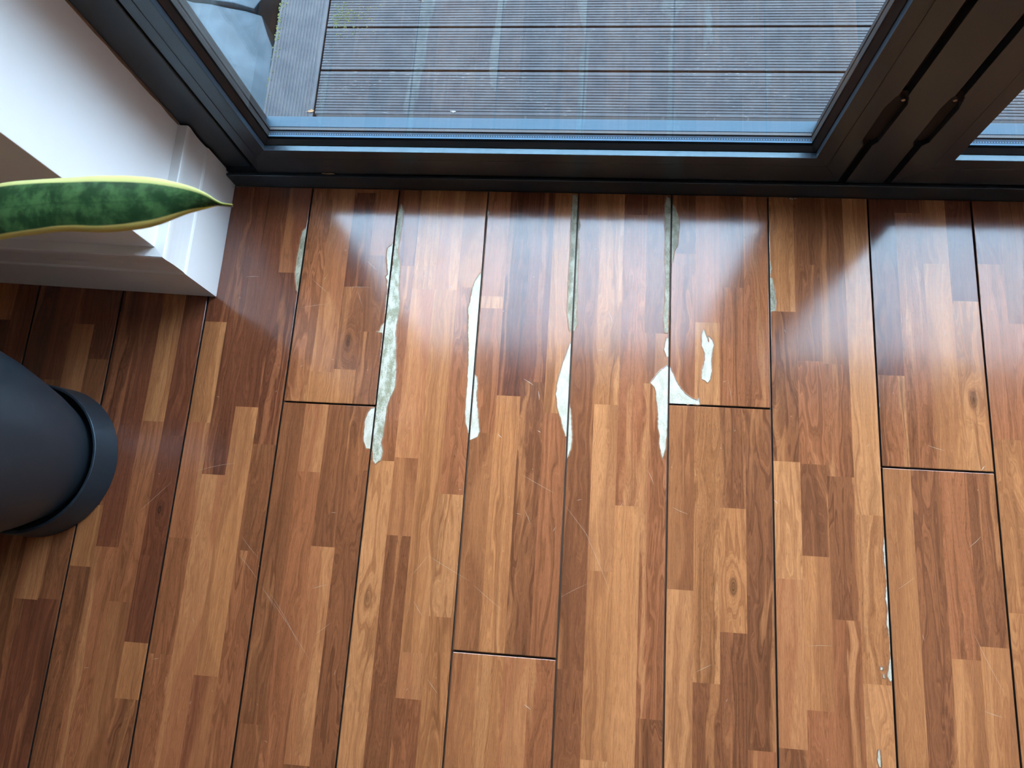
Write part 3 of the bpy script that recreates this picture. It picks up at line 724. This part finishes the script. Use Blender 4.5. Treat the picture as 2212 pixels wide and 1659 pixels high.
# ------------------------------------------------------------------ walls, ceiling, skirting
WZ = 2.46
WX, WY, SL = -0.962, -0.236, 0.0312
wall_left = prism('wall_left', [(WX, 0.070), (WX, WY), (-3.3, WY + SL * 2.338), (-3.3, 0.070)], -0.05, WZ, WALL, bev=0.0015)
tag(wall_left, 'white painted wall end beside the dark door frame, left of the door', 'wall', 'structure')
tag(box('wall_right', 3.2, 3.32, -4.6, 0.30, -0.05, WZ, WALL), 'white side wall at the far right end of the glass doors', 'wall', 'structure')
tag(box('wall_back', -3.3, 3.2, -4.62, -4.5, -0.05, WZ, WARM), 'beige wall behind the camera, facing the doors', 'wall', 'structure')
tag(box('wall_side', -3.42, -3.3, -4.62, -0.16, -0.05, WZ, WARM), 'beige wall closing the room at its left', 'wall', 'structure')
tag(box('wall_front', WX, 3.2, 0.0, 0.30, 2.16, WZ, WALL), 'white wall above the glass doors', 'wall', 'structure')
tag(box('ceiling', -3.42, 3.32, -4.62, 0.30, WZ, WZ + 0.12, CEIL), 'plain white ceiling over the room', 'ceiling', 'structure')

SK = [(0, 0.0005), (0.0195, 0.0005), (0.0200, 0.004), (0.0200, 0.122), (0.0186, 0.1255), (0.0170, 0.1275), (0.0166, 0.131), (0.0160, 0.150),
      (0.0166, 0.166), (0.0180, 0.180), (0.0196, 0.190), (0.0200, 0.196), (0.0196, 0.2015), (0.0180, 0.2035), (0.0006, 0.2042), (0, 0.2042)]
def skirting():
    path = [Vector((WX, 0.016)), Vector((WX, WY)), Vector((-3.28, WY + SL * 2.318))]
    vs, fs = [], []
    n = len(SK)
    d2 = (path[2] - path[1]).normalized(); n2 = Vector((-d2.y, d2.x))
    if n2.y > 0: n2 = -n2
    for k, p in enumerate(path):
        for o, z in SK:
            if k == 0: q = p + Vector((o, 0))
            elif k == 2: q = p + n2 * o
            else:
                # mitre: x offset o from the reveal, and offset o from the front face
                x = WX + o
                y = WY + (-o - n2.x * (x - WX)) / abs(n2.y) if abs(n2.y) > 1e-6 else WY - o
                y = WY + (o - n2.x * (x - WX)) / n2.y
                q = Vector((x, y))
            vs.append((q.x, q.y, z))
    for k in range(2):
        for i in range(n):
            j = (i + 1) % n
            fs.append([k * n + i, k * n + j, (k + 1) * n + j, (k + 1) * n + i])
    fs.append(list(range(n))); fs.append(list(range(2 * n, 3 * n)))
    o = mesh_obj('baseboard_left', vs, fs, GLOSSW)
    tag(o, 'tall white moulded skirting board wrapping round the wall corner', 'skirting', 'structure')
skirting()

# ------------------------------------------------------------------ door set
Z_TOP = 2.08
trim = tag(empty('trim_1', (0, 0, 0)), 'outer dark grey aluminium frame and threshold round the glass doors', 'frame', 'structure')
# threshold with a shadow step along its front
prism('threshold', [(0.0, 0.0), (0.0, 0.046), (0.0012, 0.0475), (0.0045, 0.0475), (0.0045, 0.040), (0.0105, 0.040), (0.0105, 0.050), (0.072, 0.050), (0.072, -0.055), (0.062, -0.055), (0.062, 0.0)], -0.940, 2.93, FRAME, trim, axis='x')
prism('jamb', [(WX, 0.020), (-0.8885, 0.020), (-0.8870, 0.0215), (-0.8870, 0.072), (WX, 0.072)], 0.0, Z_TOP + 0.05, FRAME, trim)
box('jamb', 2.873, 2.95, 0.020, 0.072, 0.0, Z_TOP + 0.05, FRAME, trim)
box('frame_head', WX, 2.95, 0.0, 0.072, Z_TOP + 0.012, 2.16, FRAME, trim)
box('rebate_seal', -0.887, -0.8685, 0.034, 0.045, 0.05, Z_TOP, CHANNEL, trim)
wp = prism('worn_patch', [(-0.7315, 0.0488), (-0.729, 0.0535), (-0.719, 0.0520), (-0.712, 0.0540), (-0.7035, 0.0510), (-0.7028, 0.0485), (-0.715, 0.0470)], 0.0054, 0.0061, plain('bare metal brown', (0.17, 0.12, 0.07), 0.5, speckle=0.5), trim, axis='y')
wp['label'] = 'brown worn patch on the threshold edge'

def sash(root, xa, xb, ls, rs, notch=None):
    """one glazed leaf: stiles, rails, glazing beads, gaskets, two panes and the spacer bar between them"""
    y0, y1 = 0.006, 0.0675
    zb, zt = 0.0525, Z_TOP
    gx0, gx1, gz0, gz1 = xa + ls, xb - rs, 0.1355, Z_TOP - 0.075     # daylight opening
    BD = 0.028                                                       # glazing bead width
    ix0, ix1, iz0, iz1 = gx0 - BD, gx1 + BD, gz0 - BD, gz1 + BD
    g = 0.00025
    # main bars, mitred
    def bar(name, outline, ya, yb, mat, bev=0.0009, parent=root):
        return prism(name, outline, ya, yb, mat, parent, axis='y', bev=bev)
    right = [(xb, zb), (xb, zt), (ix1, iz1), (ix1, iz0)]
    left = [(xa, zb), (ix0, iz0), (ix0, iz1), (xa, zt)]
    if notch in ('right', 'both'):
        right = [(xb, zb), (xb, 0.180), (xb - 0.0075, 0.192), (xb - 0.0085, 0.29), (xb - 0.003, 0.318), (xb, 0.322), (xb, zt), (ix1, iz1), (ix1, iz0)]
    if notch in ('left', 'both'):
        left = [(xa, zb), (ix0, iz0), (ix0, iz1), (xa, zt), (xa, 0.322), (xa + 0.003, 0.318), (xa + 0.0085, 0.29), (xa + 0.0075, 0.192), (xa, 0.180)]
    bar('stile', left, y0, y1, FRAME); bar('stile', right, y0, y1, FRAME)
    bar('rail', [(xa, zb), (xb, zb), (ix1, iz0), (ix0, iz0)], y0, y1, FRAME)
    bar('rail', [(xa, zt), (ix0, iz1), (ix1, iz1), (xb, zt)], y0, y1, FRAME)
    # snapped-in glazing beads
    ax0, ax1, az0, az1 = ix0 + g, ix1 - g, iz0 + g, iz1 - g
    for nm, q in (('glazing_bead', [(ax0, az0), (gx0, gz0), (gx0, gz1), (ax0, az1)]), ('glazing_bead', [(ax1, az0), (ax1, az1), (gx1, gz1), (gx1, gz0)]),
                  ('glazing_bead', [(ax0, az0), (ax1, az0), (gx1, gz0), (gx0, gz0)]), ('glazing_bead', [(ax0, az1), (gx0, gz1), (gx1, gz1), (ax1, az1)])):
        bar(nm, q, y0 + 0.0001, 0.0180, FRAME, 0.0007)
    # outer glazing rebate of the leaf
    e = 0.0115
    for k, q in enumerate(([(ax0, az0), (gx0, gz0 + e), (gx0, gz1 - e), (ax0, az1)], [(ax1, az0), (ax1, az1), (gx1, gz1 - e), (gx1, gz0 + e)],
              [(ax0, az0), (ax1, az0), (gx1, gz0 + e), (gx0, gz0 + e)], [(ax0, az1), (gx0, gz1 - e), (gx1, gz1 - e), (ax1, az1)])):
        bar('outer_rebate', q, 0.0522, 0.0755, WBAR if k == 2 else CHANNEL, 0.0007)
    # rubber gaskets: a ring with a sloping inside face in front of and behind the glass
    def gasket(ya, yb, ha, hb):
        vs, fs = [], []
        rings = [(-BD + 0.001, ya), (ha, ya), (hb, yb), (-BD + 0.001, yb)]
        for h, y in rings:
            vs += [(gx0 + h, y, gz0 + h), (gx1 - h, y, gz0 + h), (gx1 - h, y, gz1 - h), (gx0 + h, y, gz1 - h)]
        for r in range(4):
            s = (r + 1) % 4
            for i in range(4):
                j = (i + 1) % 4
                fs.append([r * 4 + i, r * 4 + j, s * 4 + j, s * 4 + i])
        mesh_obj('gasket', vs, fs, RUBBER, root)
    gasket(0.0181, 0.0258, 0.0015, 0.0105)
    gasket(0.0461, 0.0520, 0.0110, 0.0105)
    box('glass_pane', gx0 - 0.016, gx1 + 0.016, 0.0260, 0.0300, gz0 - 0.016, gz1 + 0.016, GLASS, root)
    box('glass_pane', gx0 - 0.016, gx1 + 0.016, 0.0420, 0.0460, gz0 - 0.016, gz1 + 0.016, GLASS, root)
    h = 0.0112
    vs, fs = [], []
    for hh, y in ((-0.015, 0.0302), (h, 0.0302), (h, 0.0418), (-0.015, 0.0418)):
        vs += [(gx0 + hh, y, gz0 + hh), (gx1 - hh, y, gz0 + hh), (gx1 - hh, y, gz1 - hh), (gx0 + hh, y, gz1 - hh)]
    for r in range(4):
        s = (r + 1) % 4
        for i in range(4):
            j = (i + 1) % 4
            fs.append([r * 4 + i, r * 4 + j, s * 4 + j, s * 4 + i])
    mesh_obj('spacer_bar', vs, fs, CHANNEL, root)  # ring coloured black to keep its sky-lit sides dark
    box('spacer_bar', gx0 + h, gx1 - h, 0.0303, 0.0417, gz0 + h, gz0 + h + 0.0005, SPACER, root)

WBAR = plain('pale grey coated sill', (0.008, 0.019, 0.031), 0.38, ior=1.45, speckle=0.25)
WBAR.node_tree.nodes['Principled BSDF'].inputs['Specular Tint'].default_value = (0.55, 0.84, 1.0, 1.0)
d1 = tag(empty('door_1', (-0.28, 0.035, 0.05)), 'large dark-framed glass door leaf in front of the decking', 'door', 'structure')
d2 = tag(empty('door_2', (0.99, 0.035, 0.05)), 'second glass door leaf at the right, beyond the grooved post', 'door', 'structure')
d3 = tag(empty('door_3', (2.27, 0.035, 0.05)), 'unseen third glass door leaf, added at the far right for more daylight', 'door', 'structure')  # leaf out of view, added to let in more daylight
def at_root(root, fn):
    """build children in world coordinates under a root that stands elsewhere"""
    fn()
    for ch in root.children:
        ch.matrix_parent_inverse = Matrix.Translation(root.location).inverted()
at_root(d1, lambda: sash(d1, -0.868, 0.3085, 0.0485, 0.0665, 'right'))
at_root(d2, lambda: sash(d2, 0.4075, 1.583, 0.0780, 0.0665, 'both'))
at_root(d3, lambda: sash(d3, 1.682, 2.858, 0.0780, 0.0485, 'left'))

def post(xa, xb, name, label):
    root = tag(empty(name, ((xa + xb) / 2, 0.03, 0.05)), label, 'frame', 'structure')
    def build():
        o = [(xa, 0.0505), (xb, 0.0505), (xb, 0.180), (xb - 0.006, 0.192), (xb - 0.0065, 0.29), (xb - 0.003, 0.318), (xb, 0.322), (xb, Z_TOP),
             (xa, Z_TOP), (xa, 0.322), (xa + 0.0035, 0.316), (xa + 0.0085, 0.300), (xa + 0.006, 0.192), (xa, 0.180)]
        prism('post_face', o, 0.006, 0.060, FRAME, root, axis='y', bev=0.0008)
        for a, b in ((xa - 0.0148, xa - 0.0002), (xb + 0.0002, xb + 0.0128)):
            box('seal_strip', a, b, 0.024, 0.040, 0.0505, Z_TOP, CHANNEL, root)
        box('pocket_light_stop', xa - 0.0235, xa + 0.0080, 0.017, 0.030, 0.181, 0.3205, CHANNEL, root)  # plates added to block sky light leaking through the notches
        box('pocket_light_stop', xb - 0.0060, xb + 0.0210, 0.017, 0.030, 0.181, 0.3205, CHANNEL, root)
        for x in (xa - 0.0005, xb + 0.0085):
            cyl = bmesh.new()
            bmesh.ops.create_cone(cyl, cap_ends=True, segments=20, radius1=0.0036, radius2=0.0030, depth=0.006, matrix=Matrix.Translation((x, 0.0125, 0.3055)) @ Matrix.Rotation(R(90), 4, 'X'))
            s = bm_obj('screw', cyl, METAL, root)
            s['label'] = 'small metal screw head in the groove'
    at_root(root, build)
post(0.3235, 0.3940, 'trim_2', 'dark grey post with two black grooves and screws, between the two door leaves')
post(1.598, 1.669, 'trim_3', 'dark grey post between the second door leaf and the added third one')

# dirty sealant along the frame where the wall was scribed to it
vs, fs = [], []
K = 60
for i in range(K + 1):
    z = 0.2045 + (Z_TOP - 0.21) * i / K
    w = 0.0016 + 0.0018 * random.random()
    for dx, dy in ((-0.0002, 0.0195), (w, 0.0195), (w * 0.6, 0.0195 - w), (-0.0002, 0.0195 - w * 1.3)):
        vs.append((WX + dx, dy, z))
for i in range(K):
    for j in range(4):
        k = (j + 1) % 4
        fs.append([i * 4 + j, i * 4 + k, i * 4 + 4 + k, i * 4 + 4 + j])
tag(mesh_obj('trim_4', vs, fs, CAULK), 'thin dirty brown bead of sealant between white wall and dark frame', 'sealant', 'structure')

# ------------------------------------------------------------------ outdoors: decking, stone paving, ground
ZD = -0.052
deck = tag(empty('decking', (0.6, 1.4, ZD)), 'weathered dark grooved decking outside the glass door', 'decking', 'structure')
def deck_board(a0, a1, b0, b1, along, wear, n=14):
    """ribbed board: runs from a0 to a1, its width spans b0..b1 (along = 1: runs in y)"""
    prof = []
    m0 = 0.006
    pitch = (b1 - b0 - 2 * m0) / n
    prof += [(b0, -0.022), (b0, -0.001), (b0 + 0.001, 0.0), (b0 + m0, 0.0)]
    for i in range(n):
        q = b0 + m0 + i * pitch
        prof += [(q + pitch * 0.16, -0.0013), (q + pitch * 0.44, -0.0013), (q + pitch * 0.60, 0.0), (q + pitch * 0.998, 0.0)]
    prof += [(b1 - 0.001, 0.0), (b1, -0.001), (b1, -0.022)]
    pts = [(p, ZD + z) for p, z in prof]
    o = prism('deck_board', pts, a0, a1, DECK, deck, axis='y' if along else 'x')
    o.matrix_parent_inverse = Matrix.Translation(deck.location).inverted()
    o['along'] = float(along); o['wear'] = wear
    return o
def deck_screw(o, x, y, r=0.0034, up=0.0):
    bm = bmesh.new()
    bmesh.ops.create_cone(bm, cap_ends=True, segments=14, radius1=r, radius2=r * 0.72, depth=0.004, matrix=Matrix.Translation((x, y, ZD + 0.0004 + up)))
    ret = bmesh.ops.inset_region(bm, faces=[f for f in bm.faces if f.normal.z > 0.9], thickness=r * 0.35)
    for f in bm.faces:
        if f.normal.z > 0.9 and f.calc_area() < r * r: 
            for v in f.verts: v.co.z -= 0.0015
    s = bm_obj('screw', bm, RUSTY, o)
    s.matrix_parent_inverse = (Matrix.Translation(deck.location)).inverted() @ Matrix.Identity(4)
    s.parent = o
    s.matrix_parent_inverse = Matrix.Identity(4)
BX0, BX1 = -0.8115, 3.3
y = 0.2135
for i in range(20):
    o = deck_board(BX0 + 0.0015, BX1, y + 0.0024, y + 0.1149, 0, 1.0 if i == 0 else (0.55 if i == 1 else 0.25))
    if i < 4:
        for x in (-0.345, 0.1755, 0.696):
            for f in (0.24, 0.76): deck_screw(o, x + random.uniform(-0.002, 0.002), y + 0.1173 * f)
        for f, xx in ((0.55, -0.806 + 0.003), (0.2, -0.803)):
            deck_screw(o, xx + random.uniform(0, 0.006), y + 0.117 * f, 0.0045)
    y += 0.1173
YB = y
edge = deck_board(0.20, YB, -0.9345, -0.8145, 1, 0.2)
for yy in (0.392, 0.53, 0.70):
    for x in (-0.911, -0.853): deck_screw(edge, x, yy)
# moss along the outer edge of the border board and on the first boards
vs, fs = [], []
def tuft(x, y, r):
    b = len(vs)
    n = 5
    for i in range(n):
        a = 2 * math.pi * i / n + random.random()
        vs.append((x + r * math.cos(a) * random.uniform(.6, 1.2), y + r * math.sin(a) * random.uniform(.6, 1.2), ZD - 0.001))
    vs.append((x, y, ZD + r * random.uniform(0.5, 0.9)))
    for i in range(n): fs.append([b + i, b + (i + 1) % n, b + n])
for i in range(520):
    yy = 0.20 + 0.75 * random.random() ** 0.8
    d = 0.26 + 0.74 * max(0.0, min(1.0, (yy - 0.36) / 0.1))
    if random.random() < d: tuft(-0.9345 + abs(random.gauss(0, 0.007)) - 0.002, yy, random.uniform(0.0012, 0.0032))
for i in range(420):
    x, yy = -0.80 + abs(random.gauss(0, 0.045)), random.gauss(0.475, 0.022)
    tuft(x, yy, random.uniform(0.0008, 0.0022))
ms = mesh_obj('moss', vs, fs, MOSS, edge); ms['kind'] = 'stuff'
# joists under the boards
for x in (-0.345, 0.1755, 0.696, 1.22, 1.74):
    j = box('joist', x - 0.022, x + 0.022, 0.22, YB, ZD - 0.10, ZD - 0.0225, plain('joist timber', (0.03, 0.025, 0.02), 0.8), deck)
    j.matrix_parent_inverse = Matrix.Translation(deck.location).inverted()

ground = tag(box('ground', -14, 14, 0.10, 16, -0.42, -0.30, plain('damp dark soil', (0.035, 0.037, 0.032), 0.9, speckle=0.4, spscale=30)), 'dark damp ground under the decking and paving', 'ground', 'structure')
patio = tag(empty('paving', (-1.6, 1.2, -0.19)), 'pale blue-grey natural stone paving beside the decking', 'paving', 'structure')
def slab(pts, zt):
    n = len(pts)
    rp = []
    for i in range(n):
        a, b = Vector(pts[i]), Vector(pts[(i + 1) % n])
        k = max(1, int((b - a).length / 0.05))
        for q in range(k):
            p = a.lerp(b, q / k)
            if q: p += Vector((random.uniform(-.006, .006), random.uniform(-.006, .006)))
            rp.append((p.x, p.y))
    o = prism('paving_slab', rp, -0.299, zt, STONE, patio, bev=0.003)
    o.matrix_parent_inverse = Matrix.Translation(patio.location).inverted()
zs = -0.19
slab([(-0.985, 0.24), (-1.01, 0.50), (-1.055, 0.60), (-1.30, 0.66), (-1.62, 0.60), (-1.60, 0.31), (-1.2, 0.31)], zs)
slab([(-1.075, 0.615), (-1.02, 0.70), (-1.13, 0.95), (-1.45, 1.05), (-1.66, 0.90), (-1.63, 0.63), (-1.31, 0.68)], zs + 0.008)
slab([(-0.985, 0.72), (-0.98, 1.22), (-1.42, 1.30), (-1.44, 1.07), (-1.12, 0.97)], zs - 0.004)
slab([(-1.68, 0.32), (-1.68, 1.0), (-2.2, 1.05), (-2.3, 0.33)], zs)
slab([(-0.985, 1.25), (-0.985, 1.9), (-1.7, 1.95), (-1.72, 1.07), (-1.46, 1.06), (-1.44, 1.31)], zs + 0.004)
slab([(-1.74, 1.03), (-1.73, 1.95), (-2.5, 1.9), (-2.3, 1.08)], zs - 0.003)

# ------------------------------------------------------------------ loose things
def dry_leaf(name, x, y, z, s, rot, label, lobes):
    bm = bmesh.new()
    n = 28
    cv = bm.verts.new((0, 0, 0.006 * s / 0.02))
    ring = []
    for i in range(n):
        a = 2 * math.pi * i / n
        r = s * (0.62 + 0.38 * abs(math.cos(lobes * a / 2.0))) * (0.75 + 0.25 * math.cos(a))
        ring.append(bm.verts.new((r * math.cos(a), 0.7 * r * math.sin(a), 0.0012 + 0.22 * s * abs(math.sin(a * 1.5)))))
    for i in range(n): bm.faces.new((cv, ring[i], ring[(i + 1) % n]))
    top = bm.faces[:]
    ret = bmesh.ops.solidify(bm, geom=top, thickness=0.0004)
    o = bm_obj(name, bm, DRY, None)
    zz = min(v.co.z for v in o.data.vertices)
    for v in o.data.vertices: v.co.z -= zz
    o.location = (x, y, z); o.rotation_euler = (0, 0, rot)
    st = bmesh.new()
    bmesh.ops.create_cone(st, cap_ends=True, segments=8, radius1=s * 0.035, radius2=s * 0.02, depth=s * 0.8, matrix=Matrix.Translation((-s * 0.75, 0, 0.0016)) @ Matrix.Rotation(R(90), 4, 'Y'))
    bm_obj('stalk', st, DRY, o)
    return tag(o, label, 'leaf')
dm = Mat('dry leaf brown'); dn = dm.noise(dm.pos(), 260.0, 3.0)
dm.set('Base Color', dm.mix(dn, lin(120, 84, 52), lin(198, 160, 118))).set('Roughness', 0.7)
DRY = dm.m
dry_leaf('dry_leaf', -0.592, 0.528, ZD, 0.012, 2.2, 'curled dry brown leaf on the decking at the top of the photo', 5)
dry_leaf('dry_leaf', -0.822, 0.2215, ZD, 0.009, 0.2, 'small flat tan leaf scrap on the decking by the door corner', 2)

# bit of white fluff on the near edge of the decking
fl = bmesh.new()
for i in range(22):
    a = random.uniform(0, 2 * math.pi); L = random.uniform(0.002, 0.006)
    p0 = Vector((random.gauss(0, 0.0035), random.gauss(0, 0.0010), 0.0008 + 0.002 * random.random()))
    p1 = p0 + Vector((L * math.cos(a), 0.4 * L * math.sin(a), random.uniform(-0.0006, 0.0015)))
    d = (p1 - p0); s = d.cross(Vector((0, 0, 1))).normalized() * 0.0004
    q = [fl.verts.new(p0 - s), fl.verts.new(p0 + s), fl.verts.new(p1 + s * .3), fl.verts.new(p1 - s * .3)]
    fl.faces.new(q)
bmesh.ops.create_icosphere(fl, subdivisions=2, radius=0.0016, matrix=Matrix.Translation((0.002, 0, 0.0016)))
fo = bm_obj('fluff', fl, plain('white down', (0.35, 0.35, 0.34), 0.9), None, recalc=False)
fo.location = (-0.487, 0.2235, ZD)
tag(fo, 'tiny white tuft of fluff on the near edge of the decking', 'fluff', 'stuff')

# dusty cobweb threads where frame, skirting and floor meet
cw = bmesh.new()
for i in range(34):
    p = Vector((-0.938 + random.uniform(0, 0.05), random.uniform(-0.006, -0.001), 0.001 + random.uniform(0, 0.02)))
    d = Vector((random.uniform(-1, 1), random.uniform(-0.5, 0.1), random.uniform(-0.4, 0.6))).normalized()
    prev = None
    for k in range(5):
        a = cw.verts.new(p + Vector((0, 0, 0.00025))); b = cw.verts.new(p - Vector((0, 0, 0.00025)))
        if prev: cw.faces.new((prev[0], a, b, prev[1]))
        prev = (a, b)
        d = (d + Vector((random.uniform(-.5, .5), random.uniform(-.5, .5), random.uniform(-.5, .5)))).normalized()
        p = p + d * 0.005
        p.z = max(p.z, 0.0006); p.y = min(p.y, -0.0006); p.x = max(p.x, -0.9410)
co = bm_obj('cobweb', cw, plain('dusty grey threads', (0.22, 0.19, 0.16), 0.9), None, recalc=False)
tag(co, 'dusty cobweb threads in the corner of frame, skirting and floor', 'cobweb', 'stuff')

# pale crumbs swept against the threshold
cr = bmesh.new()
for i in range(22):
    r = random.uniform(0.0005, 0.0013)
    bmesh.ops.create_icosphere(cr, subdivisions=1, radius=r, matrix=Matrix.Translation((0.237 + random.gauss(0, 0.0055), -0.0030 - abs(random.gauss(0, 0.0012)), r * 0.9)))
tag(bm_obj('crumbs', cr, plain('pale crumb', (0.42, 0.32, 0.24), 0.8)), 'little heap of pale crumbs on the floor against the dark threshold', 'crumbs', 'stuff')

# ------------------------------------------------------------------ potted snake plant
PX, PY = -1.2401, -0.6195
plant = tag(empty('potted_snake_plant', (PX, PY, 0.0)), 'snake plant with a yellow-edged leaf in a round matte black pot by the wall', 'plant')
lathe('pot_base', [(0.0, 0.0006), (0.1485, 0.0006), (0.1508, 0.003), (0.1462, 0.066), (0.1452, 0.0672), (0.1418, 0.0672), (0.1408, 0.066), (0.1395, 0.030), (0.0, 0.028)], POT, plant)
lathe('pot_body', [(0.0, 0.0295), (0.112, 0.0295), (0.119, 0.036), (0.1270, 0.060), (0.1400, 0.100), (0.1560, 0.160), (0.1700, 0.220), (0.1800, 0.280), (0.1870, 0.340), (0.1900, 0.400), (0.1905, 0.420), (0.1890, 0.424), (0.1850, 0.424), (0.1840, 0.420), (0.1820, 0.350), (0.0, 0.350)], POT, plant)
lathe('soil', [(0.0, 0.392), (0.06, 0.390), (0.13, 0.386), (0.1820, 0.380), (0.18, 0.352), (0.0, 0.352)], SOIL, plant, seg=48)

def leaf_mesh(name, secs, normal_to, sag=-0.11, thick=0.0016):
    """secs: list of (edge a, edge b); section bowed away from the point normal_to"""
    N = 11
    vs, uvs, fs = [], [], []
    tot = len(secs)
    for si in range(2):
        for k, (a, b) in enumerate(secs):
            a, b = Vector(a), Vector(b)
            w = (a - b).length
            tan = Vector(secs[min(k + 1, tot - 1)][0]) + Vector(secs[min(k + 1, tot - 1)][1]) - Vector(secs[max(k - 1, 0)][0]) - Vector(secs[max(k - 1, 0)][1])
            nn = tan.cross(a - b)
            nn = nn.normalized() if nn.length > 1e-9 else Vector((0, 0, 1))
            if nn.dot(Vector(normal_to) - a) < 0: nn = -nn
            for i in range(N):
                u = i / (N - 1)
                p = b.lerp(a, u) - nn * (sag * w * (1 - (2 * u - 1) ** 2)) - nn * (si * thick * (0.25 + 0.75 * (1 - abs(2 * u - 1))))
                vs.append(p - Vector((PX, PY, 0))); uvs.append((u, k / (tot - 1)))
    S = tot * N
    for k in range(tot - 1):
        for i in range(N - 1):
            q = [k * N + i, k * N + i + 1, (k + 1) * N + i + 1, (k + 1) * N + i]
            fs.append(q); fs.append([S + x for x in q][::-1])
        for i in (0, N - 1):
            fs.append([k * N + i, (k + 1) * N + i, S + (k + 1) * N + i, S + k * N + i])
    for k in (0, tot - 1):
        for i in range(N - 1):
            fs.append([k * N + i, k * N + i + 1, S + k * N + i + 1, S + k * N + i])
    me = bpy.data.meshes.new(name)
    me.from_pydata(vs, [], fs)
    ul = me.uv_layers.new(name='UVMap')
    for l in me.loops: ul.data[l.index].uv = uvs[l.vertex_index]
    bm = bmesh.new(); bm.from_mesh(me); bmesh.ops.recalc_face_normals(bm, faces=bm.faces[:]); bm.to_mesh(me); bm.free()
    for p in me.polygons: p.use_smooth = True
    o = link(name, me, LEAFM, plant)
    return o

def smooth_secs(keys, per=6):
    """Catmull-Rom through section end points"""
    out = []
    n = len(keys)
    for k in range(n - 1):
        q = [keys[max(k - 1, 0)], keys[k], keys[k + 1], keys[min(k + 2, n - 1)]]
        for t in [i / per for i in range(per)]:
            e = []
            for s in (0, 1):
                p0, p1, p2, p3 = [Vector(z[s]) for z in q]
                e.append(0.5 * ((2 * p1) + (-p0 + p2) * t + (2 * p0 - 5 * p1 + 4 * p2 - p3) * t * t + (-p0 + 3 * p1 - 3 * p2 + p3) * t ** 3))
            out.append(tuple(e))
    out.append((Vector(keys[-1][0]), Vector(keys[-1][1])))
    return out
base_keys = [((-1.150, -0.560, 0.388), (-1.128, -0.598, 0.388)), ((-1.078, -0.463, 0.525), (-1.040, -0.510, 0.520)), ((-0.985, -0.405, 0.620), (-0.955, -0.462, 0.611)), ((-0.895, -0.383, 0.676), (-0.873, -0.445, 0.664))]
leaf_mesh('leaf', smooth_secs(base_keys + [(Vector(a), Vector(b)) for a, b in LEAF], 5), (-0.17, -0.74, 1.37))
# upright leaves behind it, out of the photograph on the left
for (bx, by, tx, ty, h, w) in ((-1.25, -0.60, -1.34, -0.56, 0.50, 0.030), (-1.30, -0.66, -1.46, -0.72, 0.44, 0.028), (-1.22, -0.69, -1.28, -0.85, 0.38, 0.027), (-1.29, -0.58, -1.40, -0.46, 0.36, 0.026)):
    keys = []
    ax = Vector((ty - by, -(tx - bx), 0)).normalized()
    for t, ww in ((0, .55), (.2, .8), (.45, 1.0), (.7, .92), (.88, .6), (.97, .22), (1.0, .03)):
        c = Vector((bx + (tx - bx) * t ** 1.6, by + (ty - by) * t ** 1.6, 0.388 + h * t))
        keys.append((c + ax * w * ww, c - ax * w * ww))
    leaf_mesh('leaf', smooth_secs(keys, 4), (bx, by, 1.0))
